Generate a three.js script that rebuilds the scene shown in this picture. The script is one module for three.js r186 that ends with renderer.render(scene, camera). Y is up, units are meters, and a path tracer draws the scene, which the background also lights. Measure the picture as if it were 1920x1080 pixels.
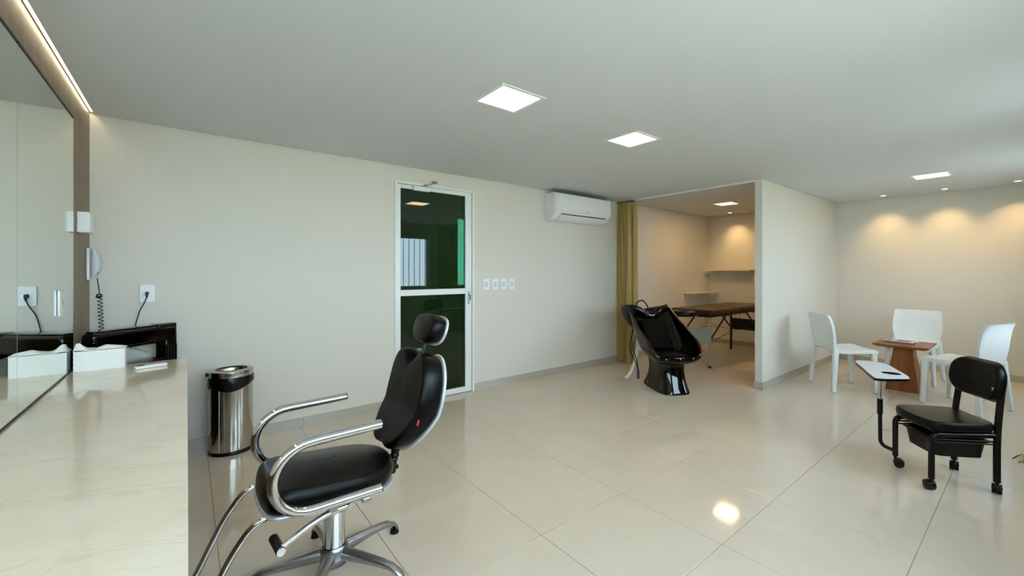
import * as THREE from 'three';
import { RoundedBoxGeometry } from 'three/addons/geometries/RoundedBoxGeometry.js';
import { mergeGeometries, toCreasedNormals } from 'three/addons/utils/BufferGeometryUtils.js';
import { RectAreaLightUniformsLib } from 'three/addons/lights/RectAreaLightUniformsLib.js';
import { FontLoader } from 'three/addons/loaders/FontLoader.js';
import { TextGeometry } from 'three/addons/geometries/TextGeometry.js';

// ---------------------------------------------------------------- camera, sky, sun, exposure
// plan coordinates: X runs right along the back wall, D runs from the camera towards the back wall, y is height
const P = (X, D, y = 0) => new THREE.Vector3(X, y, -D);
const scene = new THREE.Scene();
const CAM_H = 1.2735, YAW = 0.7031;
const camera = new THREE.PerspectiveCamera(2 * Math.atan(540 / 789.06) * 180 / Math.PI, 16 / 9, 0.05, 200);
camera.position.copy(P(0, 0, CAM_H));
camera.lookAt(P(Math.sin(YAW), Math.cos(YAW), CAM_H));
camera.setViewOffset(1920, 1080, -59.4, 30.2, 1920, 1080);
scene.add(camera);

const renderer = new THREE.WebGLRenderer({ antialias: true });
renderer.toneMapping = THREE.LinearToneMapping;
renderer.toneMappingExposure = 1.0;
renderer.shadowMap.enabled = true;
RectAreaLightUniformsLib.init();

scene.background = new THREE.Color().setRGB(11.8, 13.8, 17.4);        // bright hazy sky
const sun = new THREE.DirectionalLight(0xfff4e4, 30);
sun.position.set(-8, 15, -15); sun.target.position.set(3, 0, 3);
sun.castShadow = true; sun.shadow.radius = 2; sun.shadow.mapSize.set(2048, 2048);
Object.assign(sun.shadow.camera, { left: -16, right: 16, top: 16, bottom: -16, near: 1, far: 60 });
scene.add(sun, sun.target);

const LAMP = new THREE.Color().setRGB(1.0, 0.66, 0.3);            // warm white LED
const PANEL_NITS = 17, SPOT_CD = 1.7, STRIP_NITS = 12;

// ---------------------------------------------------------------- helpers
function rng(seed) { let s = seed >>> 0; return () => { s = (s * 1664525 + 1013904223) >>> 0; return s / 4294967296; }; }
const taken = new Map();
function numbered(n) { const k = taken.get(n) ?? 0; taken.set(n, k + 1); return k ? n + '_' + String(k).padStart(3, '0') : n; }
function clean(g) {
  g = g.index ? g.toNonIndexed() : g;
  if (!g.attributes.normal) g.computeVertexNormals();
  if (!g.attributes.uv) g.setAttribute('uv', new THREE.BufferAttribute(new Float32Array(g.attributes.position.count * 2), 2));
  const o = new THREE.BufferGeometry();
  for (const k of ['position', 'normal', 'uv']) o.setAttribute(k, g.attributes[k]);
  return o;
}
const join = (gs) => { gs = [gs].flat(9).map(clean); return gs.length > 1 ? mergeGeometries(gs) : gs[0]; };
function obj(name, gs, mat, parent = scene) {
  const m = new THREE.Mesh(Array.isArray(gs) ? join(gs) : gs, mat);
  m.name = parent === scene ? numbered(name) : name; m.castShadow = m.receiveShadow = true; parent.add(m); return m;
}
function thing(name, label, category, pos = P(0, 0), turn = 0, group) {
  const o = new THREE.Group(); o.name = numbered(name); o.position.copy(pos); o.rotation.y = turn;
  o.userData = { label, category }; if (group) o.userData.group = group; scene.add(o); return o;
}
function tag(o, label, category, group) { o.userData = { label, category }; if (group) o.userData.group = group; return o; }
function struct(o, label, category) { o.userData.kind = 'structure'; if (label) o.userData.label = label; if (category) o.userData.category = category; return o; }
function structGroup(name, label, category) { const g = new THREE.Group(); g.name = numbered(name); scene.add(g); return struct(g, label, category); }
const face = (fX, fD) => Math.atan2(fX, -fD);                       // turn that points local +z along plan direction (fX, fD)
const box = (w, h, d, x = 0, y = 0, z = 0) => new THREE.BoxGeometry(w, h, d).translate(x, y, z);
const rbox = (w, h, d, r, x = 0, y = 0, z = 0, s = 3) => new RoundedBoxGeometry(w, h, d, s, Math.min(r, w / 2.01, h / 2.01, d / 2.01)).translate(x, y, z);
const span = (X0, X1, y0, y1, D0, D1) => box(X1 - X0, y1 - y0, D1 - D0, (X0 + X1) / 2, (y0 + y1) / 2, -(D0 + D1) / 2);   // a box in plan coordinates
const cyl = (r0, r1, h, x = 0, y = 0, z = 0, n = 32) => new THREE.CylinderGeometry(r1, r0, h, n).translate(x, y + h / 2, z); // r0 below, r1 above, base at y
const v3 = (x, y, z) => new THREE.Vector3(x, y, z);
function uvMetres(g) {                                              // uv in metres by the way each face points
  g = clean(g); const p = g.attributes.position, n = g.attributes.normal, u = g.attributes.uv;
  for (let i = 0; i < p.count; i++) {
    const ax = Math.abs(n.getX(i)), ay = Math.abs(n.getY(i)), az = Math.abs(n.getZ(i));
    if (ay >= ax && ay >= az) u.setXY(i, p.getX(i), p.getZ(i)); else if (ax >= az) u.setXY(i, p.getZ(i), p.getY(i)); else u.setXY(i, p.getX(i), p.getY(i));
  }
  return g;
}
function loft(rings, { caps = true, closed = true, crease = 0 } = {}) {
  const n = rings[0].length, m = rings.length, pos = [], uv = [], idx = [];
  rings.forEach((r, i) => r.forEach((q, j) => { pos.push(q.x, q.y, q.z); uv.push(j / n, i / (m - 1)); }));
  const last = closed ? n : n - 1;
  for (let i = 0; i < m - 1; i++) for (let j = 0; j < last; j++) {
    const a = i * n + j, b = i * n + (j + 1) % n, c = a + n, d = b + n;
    idx.push(a, b, d, a, d, c);
  }
  if (caps && closed) for (const [i, flip] of [[0, 1], [m - 1, 0]]) {
    const c = new THREE.Vector3(); rings[i].forEach((q) => c.add(q)); c.multiplyScalar(1 / n);
    const base = pos.length / 3; rings[i].forEach((q) => { pos.push(q.x, q.y, q.z); uv.push(0, 0); }); pos.push(c.x, c.y, c.z); uv.push(0, 0);
    for (let j = 0; j < n; j++) { const a = base + j, b = base + (j + 1) % n; flip ? idx.push(b, a, base + n) : idx.push(a, b, base + n); }
  }
  const g = new THREE.BufferGeometry();
  g.setAttribute('position', new THREE.Float32BufferAttribute(pos, 3)); g.setAttribute('uv', new THREE.Float32BufferAttribute(uv, 2));
  g.setIndex(idx);
  if (crease) return toCreasedNormals(g, crease);
  g.computeVertexNormals(); return g;
}
function fillet(pts, rad, n = 7) {                                  // polyline with rounded corners
  const out = [pts[0].clone()];
  for (let i = 1; i < pts.length - 1; i++) {
    const a = pts[i - 1], b = pts[i], c = pts[i + 1], ab = a.distanceTo(b), bc = b.distanceTo(c), d = Math.min(rad, ab * 0.48, bc * 0.48);
    const s = b.clone().lerp(a, d / ab), e = b.clone().lerp(c, d / bc);
    for (let k = 0; k <= n; k++) { const t = k / n; out.push(s.clone().multiplyScalar((1 - t) ** 2).addScaledVector(b, 2 * t * (1 - t)).addScaledVector(e, t * t)); }
  }
  out.push(pts.at(-1).clone()); return out;
}
function tube(pts, r, n = 12) {                                     // swept circle with flat ends; r may be a number or a function of 0..1
  const rings = []; let side = null;
  for (let i = 0; i < pts.length; i++) {
    const t = pts[Math.min(i + 1, pts.length - 1)].clone().sub(pts[Math.max(i - 1, 0)]).normalize();
    if (!side) { side = Math.abs(t.y) < 0.9 ? v3(0, 1, 0) : v3(1, 0, 0); }
    side = side.clone().addScaledVector(t, -side.dot(t)).normalize();
    const up = t.clone().cross(side), R = typeof r === 'function' ? r(i / (pts.length - 1)) : r, ring = [];
    for (let k = 0; k < n; k++) { const a = k / n * 2 * Math.PI; ring.push(pts[i].clone().addScaledVector(side, R * Math.cos(a)).addScaledVector(up, R * Math.sin(a))); }
    rings.push(ring);
  }
  return loft(rings);
}
const smooth = (pts, n = 40) => new THREE.CatmullRomCurve3(pts, false, 'centripetal').getPoints(n);
const bar = (a, b, r, n = 12) => tube([a, b], r, n);
function lathe(prof, n = 40) { return new THREE.LatheGeometry(prof.map(([r, y]) => new THREE.Vector2(r, y)), n); }
function outline(pts, round = 1) {                                  // smooth closed shape through points
  const c = new THREE.CatmullRomCurve3(pts.map(([x, y]) => v3(x, y, 0)), true, 'centripetal').getPoints(pts.length * 8);
  return new THREE.Shape(c.slice(0, -1).map((q) => new THREE.Vector2(q.x, q.y)));
}
function roundRect(w, h, r) {
  const s = new THREE.Shape(), x = w / 2, y = h / 2;
  s.moveTo(-x + r, -y); s.lineTo(x - r, -y); s.absarc(x - r, -y + r, r, -Math.PI / 2, 0); s.lineTo(x, y - r); s.absarc(x - r, y - r, r, 0, Math.PI / 2);
  s.lineTo(-x + r, y); s.absarc(-x + r, y - r, r, Math.PI / 2, Math.PI); s.lineTo(-x, -y + r); s.absarc(-x + r, -y + r, r, Math.PI, 1.5 * Math.PI); return s;
}
function pad(shape, depth, bevel, seg = 6) {                        // a cushion: extruded with a round edge, centred on z = 0
  return new THREE.ExtrudeGeometry(shape, { depth: Math.max(depth - 2 * bevel, 0.001), bevelEnabled: true, bevelThickness: bevel, bevelSize: bevel, bevelOffset: -bevel, bevelSegments: seg, curveSegments: 14 }).translate(0, 0, -Math.max(depth - 2 * bevel, 0.001) / 2);
}
function cushion(pts, th, edge, dome = 0, warp) {                   // a stuffed pad on a closed outline, front towards +z, evenly meshed so that it can be bent
  const c = new THREE.CatmullRomCurve3(pts.map(([x, y]) => v3(x, y, 0)), true, 'centripetal').getPoints(pts.length * 6).slice(0, -1), o = new THREE.Vector3(); c.forEach((q) => o.add(q)); o.multiplyScalar(1 / c.length);
  const rx = Math.max(...c.map((q) => Math.abs(q.x - o.x))), ry = Math.max(...c.map((q) => Math.abs(q.y - o.y)));
  const ring = (inset, k, z) => c.map((q) => { const d = q.clone().sub(o), L = d.length(), e = 0.93 / Math.hypot(d.x / rx, d.y / ry), m = k > 0.985 ? 0 : 1 - k ** 3, f = Math.max(0.002, (1 - inset / L)) * k * (1 - m + m * e); return v3(o.x + d.x * f, o.y + d.y * f, z); });
  const R = []; for (const k of [0.02, 0.35, 0.7, 0.95]) R.push(ring(edge, k, -th / 2));
  for (let i = 0; i <= 12; i++) { const a = (i / 12 - 0.5) * Math.PI; R.push(ring(edge * (1 - Math.cos(a)), 1, th / 2 * Math.sin(a))); }
  for (const k of [0.97, 0.9, 0.8, 0.68, 0.55, 0.42, 0.3, 0.18, 0.08, 0.01]) R.push(ring(edge, k, th / 2 + dome * (1 - k * k)));
  if (warp) R.forEach((r) => r.forEach(warp));
  return loft(R);
}
// noise textures
function lattice(seed) { const r = rng(seed), t = new Float32Array(65536).map(() => r()); return (x, y) => t[((x & 255) + ((y & 255) << 8))]; }
function noise2(seed) {
  const L = lattice(seed);
  return (x, y, per) => { const x0 = Math.floor(x), y0 = Math.floor(y), fx = x - x0, fy = y - y0, u = fx * fx * (3 - 2 * fx), v = fy * fy * (3 - 2 * fy), w = (a) => per ? ((a % per) + per) % per : a;
    const a = L(w(x0), w(y0)), b = L(w(x0 + 1), w(y0)), c = L(w(x0), w(y0 + 1)), d = L(w(x0 + 1), w(y0 + 1)); return a + (b - a) * u + (c - a) * v + (a - b - c + d) * u * v; };
}
function texture(size, f, srgb = true) {
  const d = new Uint8Array(size * size * 4);
  for (let y = 0; y < size; y++) for (let x = 0; x < size; x++) { const c = f(x / size, y / size), i = (y * size + x) * 4; d[i] = Math.max(0, Math.min(255, c[0])); d[i + 1] = Math.max(0, Math.min(255, c[1])); d[i + 2] = Math.max(0, Math.min(255, c[2])); d[i + 3] = 255; }
  const t = new THREE.DataTexture(d, size, size); t.magFilter = THREE.LinearFilter; t.minFilter = THREE.LinearMipmapLinearFilter; t.generateMipmaps = true; t.wrapS = t.wrapT = THREE.RepeatWrapping; if (srgb) t.colorSpace = THREE.SRGBColorSpace; t.needsUpdate = true; return t;
}
const nA = noise2(11), nB = noise2(23), nC = noise2(37);
const fbm = (n, x, y, per, oct = 4) => { let s = 0, a = 0.5, t = 0; for (let o = 0; o < oct; o++) { s += a * n(x, y, per); t += a; x *= 2; y *= 2; per *= 2; a *= 0.5; } return s / t; };
const mix3 = (a, b, t) => [a[0] + (b[0] - a[0]) * t, a[1] + (b[1] - a[1]) * t, a[2] + (b[2] - a[2]) * t];

const std = (color, roughness = 0.6, metalness = 0, extra = {}) => new THREE.MeshPhysicalMaterial({ color, roughness, metalness, side: THREE.DoubleSide, ...extra });
const woodTex = texture(512, (u, v) => {                            // vertical grain, 0.6 m a side
  const streak = fbm(nA, u * 64, v * 2, 2 * 32, 4), band = fbm(nB, u * 12, v * 1, 12, 3), fine = nC(u * 256, v * 8, 256);
  return mix3([104, 86, 64], [147, 127, 100], Math.min(1, Math.max(0, 0.55 * streak + 0.55 * band + 0.15 * fine - 0.15)));
});
woodTex.repeat.set(1 / 0.6, 1 / 0.6);
const oakTex = texture(512, (u, v) => { const s = fbm(nB, u * 48, v * 2, 48, 4), b = fbm(nA, u * 8, v * 1, 8, 3); return mix3([112, 60, 22], [180, 110, 52], Math.min(1, Math.max(0, 0.6 * s + 0.6 * b - 0.15))); });
oakTex.repeat.set(1 / 0.5, 1 / 0.5);
const marbleTex = texture(1024, (u, v) => {                         // 1.2 m a side: cream ground, soft veins, a few fossils
  const base = fbm(nA, u * 6, v * 12, 6, 5), warp = fbm(nB, u * 5, v * 5, 5, 4), vein = Math.abs(fbm(nC, u * 4 + warp * 1.6, v * 10 + warp * 2, 1024, 5) - 0.5);
  let c = mix3([228, 213, 190], [240, 227, 206], base); c = mix3([214, 199, 174], c, Math.min(1, 0.6 + vein * 18)); return mix3(c, [150, 138, 116], Math.max(0, fbm(nB, u * 60, v * 90, 1024, 2) - 0.86) * 3);
});
marbleTex.repeat.set(1 / 1.2, 1 / 1.2);
const wallBump = texture(256, (u, v) => { const a = 90 + 110 * fbm(nA, u * 48, v * 48, 48, 3); return [a, a, a]; }, false);
wallBump.repeat.set(2, 2);
const tileTexs = [0, 1, 2].map((k) => texture(256, (u, v) => { const a = fbm(nA, u * 5 + k * 17, v * 5 + k * 9, 1024, 4), b = nB(u * 128, v * 128, 128); return mix3([210, 195, 175], [219, 206, 188], 0.75 * a + 0.25 * b); }));
const leatherBump = texture(256, (u, v) => { const a = 255 * fbm(nC, u * 64, v * 64, 64, 2); return [a, a, a]; }, false);
leatherBump.repeat.set(6, 6);

const M = {
  wall: std(0xdbd6ca, 0.75, 0, { bumpMap: wallBump, bumpScale: 0.0006 }),
  ceiling: std(0xd8dadb, 0.8),
  grout: std(0x8f887b, 0.9),
  tiles: tileTexs.map((map) => std(0xffffff, 0.07, 0, { map, ior: 1.5 })),
  skirting: std(0xb5aea0, 0.2),
  wood: std(0xffffff, 0.45, 0, { map: woodTex }),
  oak: std(0xffffff, 0.35, 0, { map: oakTex }),
  marble: std(0xffffff, 0.1, 0, { map: marbleTex, clearcoat: 0.4, clearcoatRoughness: 0.03 }),
  mirror: std(new THREE.Color().setRGB(0.86, 0.92, 0.88), 0.0, 1),
  glassEdge: std(0x9fc0ae, 0.2),
  dark: std(0x0b0b0b, 0.5),
  black: std(0x040404, 0.32, 0, { specularIntensity: 0.6 }),
  blackGloss: std(0x020203, 0.05),
  leather: std(0x050505, 0.3, 0, { bumpMap: leatherBump, bumpScale: 0.0003, specularIntensity: 0.36 }),
  brownLeather: std(0x3c2213, 0.34),
  chrome: std(0xd8dade, 0.1, 1),
  alu: std(0xa9abb0, 0.28, 1),
  steel: std(0xbab7b1, 0.16, 1),
  trim: std(0xc3c4c6, 0.35, 0.3),
  whitePlastic: std(0xe9ebea, 0.3),
  greyPlastic: std(0xc9ccd4, 0.35),
  whiteMetal: std(0xe6e9e4, 0.3),
  whitePaper: std(0xf2f2ee, 0.8),
  film: std(0xf3f7f5, 0.12, 0, { transmission: 0.96, thickness: 0, ior: 1.3 }),
  tinted: std(new THREE.Color().setRGB(0.085, 0.185, 0.125), 0.0, 0, { transmission: 1, thickness: 0, ior: 1.52 }),
  clearGlass: std(0xf4fbf8, 0.0, 0, { transmission: 1, thickness: 0, ior: 1.5 }),
  curtain: std(0xb99f63, 0.85, 0, { sheen: 0.3, sheenRoughness: 0.6 }),
  sheer: std(0xf0f2f2, 0.95, 0, { transmission: 0.5, thickness: 0 }),
  shelf: std(0xd8cfb8, 0.5),
  maroon: std(0x3a0f10, 0.4),
  palegrey: std(0x9fa79c, 0.5),
  laminate: std(0xd9dbe2, 0.25),
  diffuser: std(0xffffff, 0.5, 0, { emissive: new THREE.Color().setRGB(1.0, 0.9, 0.72), emissiveIntensity: 2.2 }),
  diffuserWarm: std(0xffffff, 0.5, 0, { emissive: new THREE.Color().setRGB(1.0, 0.83, 0.5), emissiveIntensity: 2.0 }),
  lens: std(0xffffff, 0.5, 0, { emissive: new THREE.Color().setRGB(1.0, 0.86, 0.6), emissiveIntensity: 5 }),
  strip: std(0xffffff, 0.5, 0, { emissive: new THREE.Color().setRGB(1.0, 0.92, 0.68), emissiveIntensity: 1.6 }),
  ground: std(0xb9b4a6, 0.9),
  blue: std(0x1c2a7a, 0.4), yellow: std(0xb6a93a, 0.5), cupring: std(0x8a5a1c, 0.5),
  seam: std(0x1a1a1a, 0.6),
};

// ---------------------------------------------------------------- the room
const XL = -0.475, XR = 7.31, DB = 3.927, DR = -0.54, H = 2.279, TOP = 2.42, T = 0.14;
const PX = 4.745, PD0 = 1.943, PD1 = 2.02;                          // partition end and faces
const DOOR = { x0: 1.49, x1: 2.346, top: 2.137 };
const WIN = [[-0.35, 2.15, 0.93, 2.02], [3.1, 3.95, 0.93, 2.02], [5.1, 6.1, 0.93, 2.02]];   // X0, X1, sill, head
{ // floor: grout bed with a 60 cm porcelain tile on each cell
  const floor = structGroup('floor', 'polished cream porcelain tile floor', 'floor');
  obj('grout', span(XL - T, XR + T, -0.12, -0.0016, DR - T, DB + T), M.grout, floor);
  const x0 = 1.308, d0 = 0.962, s = 0.6, gap = 0.0028, cuts = new Map(), r = rng(5);
  for (let i = -3; i < 11; i++) for (let j = -3; j < 5; j++) {
    const a = Math.max(XL, x0 + i * s + gap / 2), b = Math.min(XR, x0 + (i + 1) * s - gap / 2), c = Math.max(DR, d0 + j * s + gap / 2), e = Math.min(DB, d0 + (j + 1) * s - gap / 2);
    if (b - a < 0.01 || e - c < 0.01) continue;
    const key = (b - a).toFixed(3) + '_' + (e - c).toFixed(3);
    if (!cuts.has(key)) { const sh = new THREE.Shape(); const w = (b - a) / 2, h = (e - c) / 2; sh.moveTo(-w, -h); sh.lineTo(w, -h); sh.lineTo(w, h); sh.lineTo(-w, h);
      cuts.set(key, uvMetres(new THREE.ExtrudeGeometry(sh, { depth: 0.007, bevelEnabled: true, bevelThickness: 0.001, bevelSize: 0.001, bevelOffset: -0.001, bevelSegments: 1 }).rotateX(-Math.PI / 2).translate(0, -0.008, 0))); }
    const t = obj('tile', cuts.get(key), M.tiles[Math.floor(r() * 3)], floor); t.position.copy(P((a + b) / 2, (c + e) / 2, 0));
  }
}
struct(obj('wall_back', [span(XL - T, DOOR.x0, 0, TOP, DB, DB + T), span(DOOR.x1, XR + T, 0, TOP, DB, DB + T), span(DOOR.x0, DOOR.x1, DOOR.top, TOP, DB, DB + T)].map(uvMetres), M.wall), 'plain off-white back wall with the glass door', 'wall');
struct(obj('wall_right', uvMetres(span(XR, XR + T, 0, TOP, DR - T, DB)), M.wall), 'off-white end wall washed by small spotlights', 'wall');
struct(obj('wall_left', uvMetres(span(XL - 0.03 - T, XL - 0.03, 0, TOP, DR - T, DB)), M.wall), 'wall behind the mirrors and wood panelling', 'wall');
{
  const y0 = WIN[0][2], y1 = WIN[0][3], edges = [XL - T, ...WIN.flatMap((w) => [w[0], w[1]]), XR + T];
  const g = [span(XL - T, XR + T, 0, y0, DR - T, DR), span(XL - T, XR + T, y1, TOP, DR - T, DR)];
  for (let i = 0; i < edges.length; i += 2) g.push(span(edges[i], edges[i + 1], y0, y1, DR - T, DR));
  struct(obj('wall_front', g.map(uvMetres), M.wall), 'window wall behind the viewer', 'wall');
}
struct(obj('wall_partition', uvMetres(span(PX, XR, 0, H + 0.02, PD0, PD1)), M.wall), 'short white partition wall screening the treatment alcove', 'wall');
struct(obj('ceiling', [span(XL + 0.024, XR - 0.012, H, H + 0.02, PD1, DB - 0.012), span(XL + 0.024, PX, H, H + 0.02, PD0 - 0.012, PD1), span(XL + 0.024, XR - 0.012, H, H + 0.02, DR + 0.012, PD0 - 0.012)], M.ceiling), 'flat white plaster ceiling with a shadow gap', 'ceiling');
struct(obj('roof_slab', span(XL - T - 0.03, XR + T, TOP, TOP + 0.2, DR - T, DB + T), M.dark), 'slab above the plaster ceiling', 'ceiling');
// skirting: porcelain strips with a fine joint every 60 cm
function skirting(name, along, from, to, at, dir, label) {
  const g = structGroup(name, label, 'baseboard'); const L = 0.6;
  for (let a = from; a < to - 0.004; a += L) { const b = Math.min(a + L - 0.0025, to);
    const q = along === 'X' ? span(a, b, 0.0005, 0.076, Math.min(at, at + dir * 0.011), Math.max(at, at + dir * 0.011)) : span(Math.min(at, at + dir * 0.011), Math.max(at, at + dir * 0.011), 0.0005, 0.076, a, b);
    obj('strip', q, M.skirting, g); }
}
skirting('baseboard_back', 'X', 0.1 - 0.568, DOOR.x0 - 0.002, DB, -1, 'beige porcelain skirting left of the glass door');
skirting('baseboard_back', 'X', DOOR.x1 + 0.002, XR, DB, -1, 'beige porcelain skirting right of the glass door');
skirting('baseboard_right', 'D', DR, PD0 - 0.012, XR, -1, 'beige porcelain skirting along the spot-lit end wall');
skirting('baseboard_right', 'D', PD1 + 0.012, DB - 0.012, XR, -1, 'beige porcelain skirting at the end of the alcove');
skirting('baseboard_partition', 'X', PX, XR - 0.012, PD0, -1, 'beige porcelain skirting along the partition');
skirting('baseboard_partition', 'X', PX, XR - 0.012, PD1, 1, 'beige porcelain skirting on the alcove side of the partition');
skirting('baseboard_partition', 'D', PD0 - 0.011, PD1 + 0.011, PX, -1, 'beige porcelain skirting on the end of the partition');
// wood panelling on the left wall
struct(obj('trim_1', [uvMetres(span(XL - 0.03, XL, 0, TOP - 0.02, DR, DB))], M.wood), 'brown wood-grain panelling behind and above the mirrors', 'panelling');
// curtain track on the ceiling
struct(obj('trim_2', [span(PX - 0.012, PX + 0.012, H - 0.014, H - 0.0005, PD1, DB - 0.012), span(PX - 0.012, PX - 0.008, H - 0.02, H - 0.014, PD1, DB - 0.012)], M.whiteMetal), 'white curtain track across the alcove opening', 'curtain track');

// windows behind the viewer: frames, panes, grille bars, sheers
WIN.forEach(([a, b, y0, y1], k) => {
  const w = structGroup('window_' + (k + 1), ['barred window behind the viewer beside the mirrors', 'narrow barred window mirrored in the glass door', 'barred window behind the wheeled chair, nearer the end wall'][k], 'window'), f = 0.05, D0 = DR - 0.1, D1 = DR - 0.05;
  obj('frame', [span(a, b, y0, y0 + f, D0, D1), span(a, b, y1 - f, y1, D0, D1), span(a, a + f, y0 + f, y1 - f, D0, D1), span(b - f, b, y0 + f, y1 - f, D0, D1), ...(k === 1 ? [] : [span((a + b) / 2 - f / 2, (a + b) / 2 + f / 2, y0 + f, y1 - f, D0, D1)])], M.whiteMetal, w);
  for (const [p, q] of k === 1 ? [[a + f, b - f]] : [[a + f, (a + b) / 2 - f / 2], [(a + b) / 2 + f / 2, b - f]]) obj('pane', span(p, q, y0 + f, y1 - f, (D0 + D1) / 2 - 0.002, (D0 + D1) / 2 + 0.002), M.clearGlass, w);
  for (let x = a + 0.12; x < b; x += 0.12) obj('bar', bar(P(x, D0 - 0.1, y0), P(x, D0 - 0.1, y1), 0.008, 8), M.whiteMetal, w);
  obj('sill', span(a - 0.03, b + 0.03, y0 - 0.03, y0, DR - T, DR + 0.03), M.marble, w);
});
{ const t = thing('window_curtain', 'gathered beige curtain between the two windows, mirrored dimly in the glass door', 'curtain', P(4.5, DR + 0.1, 0), Math.PI / 2); obj('gathered_fabric', sheet(-0.5, 0.42, 0, 0.04, 11, 0.02, H - 0.03, 0.6, 0, 0), M.curtain, t); obj('curtain_rod', bar(v3(0, H - 0.03, -0.5), v3(0, H - 0.03, 0.52), 0.012), M.whiteMetal, t); }
struct(obj('terrace_ground', span(-14, 20, -0.4, -0.15, -30, DR - T), M.ground), 'sunlit paving outside the windows', 'ground');

// corridor beyond the glass door
{
  const D0 = DB + T, D1 = 5.6, a = 0.3, b = 4.6, win = [3.07, 4.4, 1.08, 2.07];
  struct(obj('floor', span(a, b, -0.1, 0, D0 - T, D1), M.skirting), 'corridor floor beyond the glass door', 'floor');
  struct(obj('ceiling', span(a, b, TOP, TOP + 0.2, D0, D1 + T), M.ceiling), 'corridor ceiling beyond the glass door', 'ceiling');
  struct(obj('wall_corridor', [span(a - T, a, -0.1, TOP + 0.2, D0, D1 + T), span(b, b + T, -0.1, TOP + 0.2, D0, D1 + T), span(a, win[0], -0.1, TOP, D1, D1 + T), span(win[0], b, -0.1, win[2], D1, D1 + T), span(win[0], b, win[3], TOP, D1, D1 + T), span(win[1], b, win[2], win[3], D1, D1 + T)], M.wall), 'corridor wall seen dimly through tinted glass', 'wall');
  struct(obj('window_3', span(win[0], win[1], win[2], win[3], D1 + 0.05, D1 + 0.055), M.clearGlass), 'narrow bright window of the corridor seen through the door', 'window');
}

// the glass door
{
  const d = structGroup('door_1', 'white aluminium door with dark green tinted glass', 'door'), { x0, x1, top } = DOOR, F = DB - 0.012;
  obj('door_frame', [span(x0, x0 + 0.022, 0, top, F, DB + 0.08), span(x1 - 0.022, x1, 0, top, F, DB + 0.08), span(x0 + 0.022, x1 - 0.022, top - 0.022, top, F, DB + 0.08)], M.whiteMetal, d);
  const a = x0 + 0.025, b = x1 - 0.025, L0 = DB + 0.004, L1 = DB + 0.044, gl = x0 + 0.06, gr = x1 - 0.098, yb = 0.062, m0 = 1.042, m1 = 1.1, yt = 2.075;
  const rb = (X0, X1, y0, y1) => rbox(X1 - X0, y1 - y0, L1 - L0, 0.004, (X0 + X1) / 2, (y0 + y1) / 2, -(L0 + L1) / 2, 2);
  obj('stile', rb(a, gl, 0.006, top - 0.025), M.whiteMetal, d); obj('stile', rb(gr, b, 0.006, top - 0.025), M.whiteMetal, d);
  obj('rail', rb(gl, gr, 0.006, yb), M.whiteMetal, d); obj('rail', rb(gl, gr, m0, m1), M.whiteMetal, d); obj('rail', rb(gl, gr, yt, top - 0.025), M.whiteMetal, d);
  obj('pane', span(gl - 0.004, gr + 0.004, yb, m0, L0 + 0.016, L0 + 0.022), M.tinted, d); obj('pane', span(gl - 0.004, gr + 0.004, m1, yt, L0 + 0.016, L0 + 0.022), M.tinted, d);
  const h = obj('lock_plate', rbox(0.022, 0.13, 0.008, 0.003, b - 0.035, 1.0, -(L0 - 0.004)), M.alu, d);
  obj('handle', tube(fillet([v3(b - 0.035, 1.03, -L0 + 0.004), v3(b - 0.035, 1.03, -L0 + 0.03), v3(b - 0.035, 0.98, -L0 + 0.034)], 0.01), 0.005, 8), M.dark, h);
  const c = obj('door_closer', rbox(0.17, 0.045, 0.035, 0.008, x0 + 0.26, top - 0.052, -(L0 - 0.018)), M.whiteMetal, d);
  obj('closer_arm', [tube([v3(x0 + 0.30, top - 0.026, -L0 + 0.02), v3(x0 + 0.36, top + 0.005, -L0 + 0.05), v3(x0 + 0.40, top + 0.03, -F + 0.02)], 0.006, 8), cyl(0.018, 0.014, 0.03, x0 + 0.30, top - 0.035, -L0 + 0.02, 16), rbox(0.05, 0.02, 0.03, 0.004, x0 + 0.40, top + 0.03, -DB + 0.014)], M.alu, c);
  for (const y of [0.3, 1.1, 1.85]) obj('hinge', cyl(0.007, 0.007, 0.08, a - 0.002, y, -L0 + 0.006, 12), M.whiteMetal, d);
}

// ---------------------------------------------------------------- lamps
function panelLamp(X, D, label, mat = M.diffuser, nits = PANEL_NITS) {
  const t = thing('ceiling_panel_light', label, 'ceiling light', P(X, D, H), 0, 'square recessed ceiling lights'), s = 0.262, f = 0.305;
  const fr = new THREE.Shape([[-f, -f], [f, -f], [f, f], [-f, f]].map(([x, y]) => new THREE.Vector2(x / 2, y / 2))); fr.holes.push(new THREE.Path([[-s, -s], [-s, s], [s, s], [s, -s]].map(([x, y]) => new THREE.Vector2(x / 2, y / 2))));
  obj('frame', new THREE.ExtrudeGeometry(fr, { depth: 0.003, bevelEnabled: true, bevelThickness: 0.0015, bevelSize: 0.0015, bevelOffset: -0.0015, bevelSegments: 1 }).rotateX(Math.PI / 2).translate(0, -0.0015, 0), M.whiteMetal, t);
  obj('diffuser', box(s, 0.002, s, 0, -0.0012, 0), mat, t);
  const l = new THREE.RectAreaLight(LAMP, nits, s, s); l.position.set(0, -0.008, 0); l.rotation.x = -Math.PI / 2; l.castShadow = true; t.add(l);
}
panelLamp(1.43, 1.997, 'square ceiling light panel, largest and leftmost in view');
panelLamp(2.578, 2.0, 'square ceiling light panel between the largest one and the wall air conditioner');
panelLamp(5.92, 0.735, 'square ceiling light panel above the white chairs and wooden table', M.diffuserWarm, PANEL_NITS);
panelLamp(6.06, 2.99, 'square ceiling light panel in the alcove above the massage table', M.diffuserWarm, PANEL_NITS * 2.9);
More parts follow.
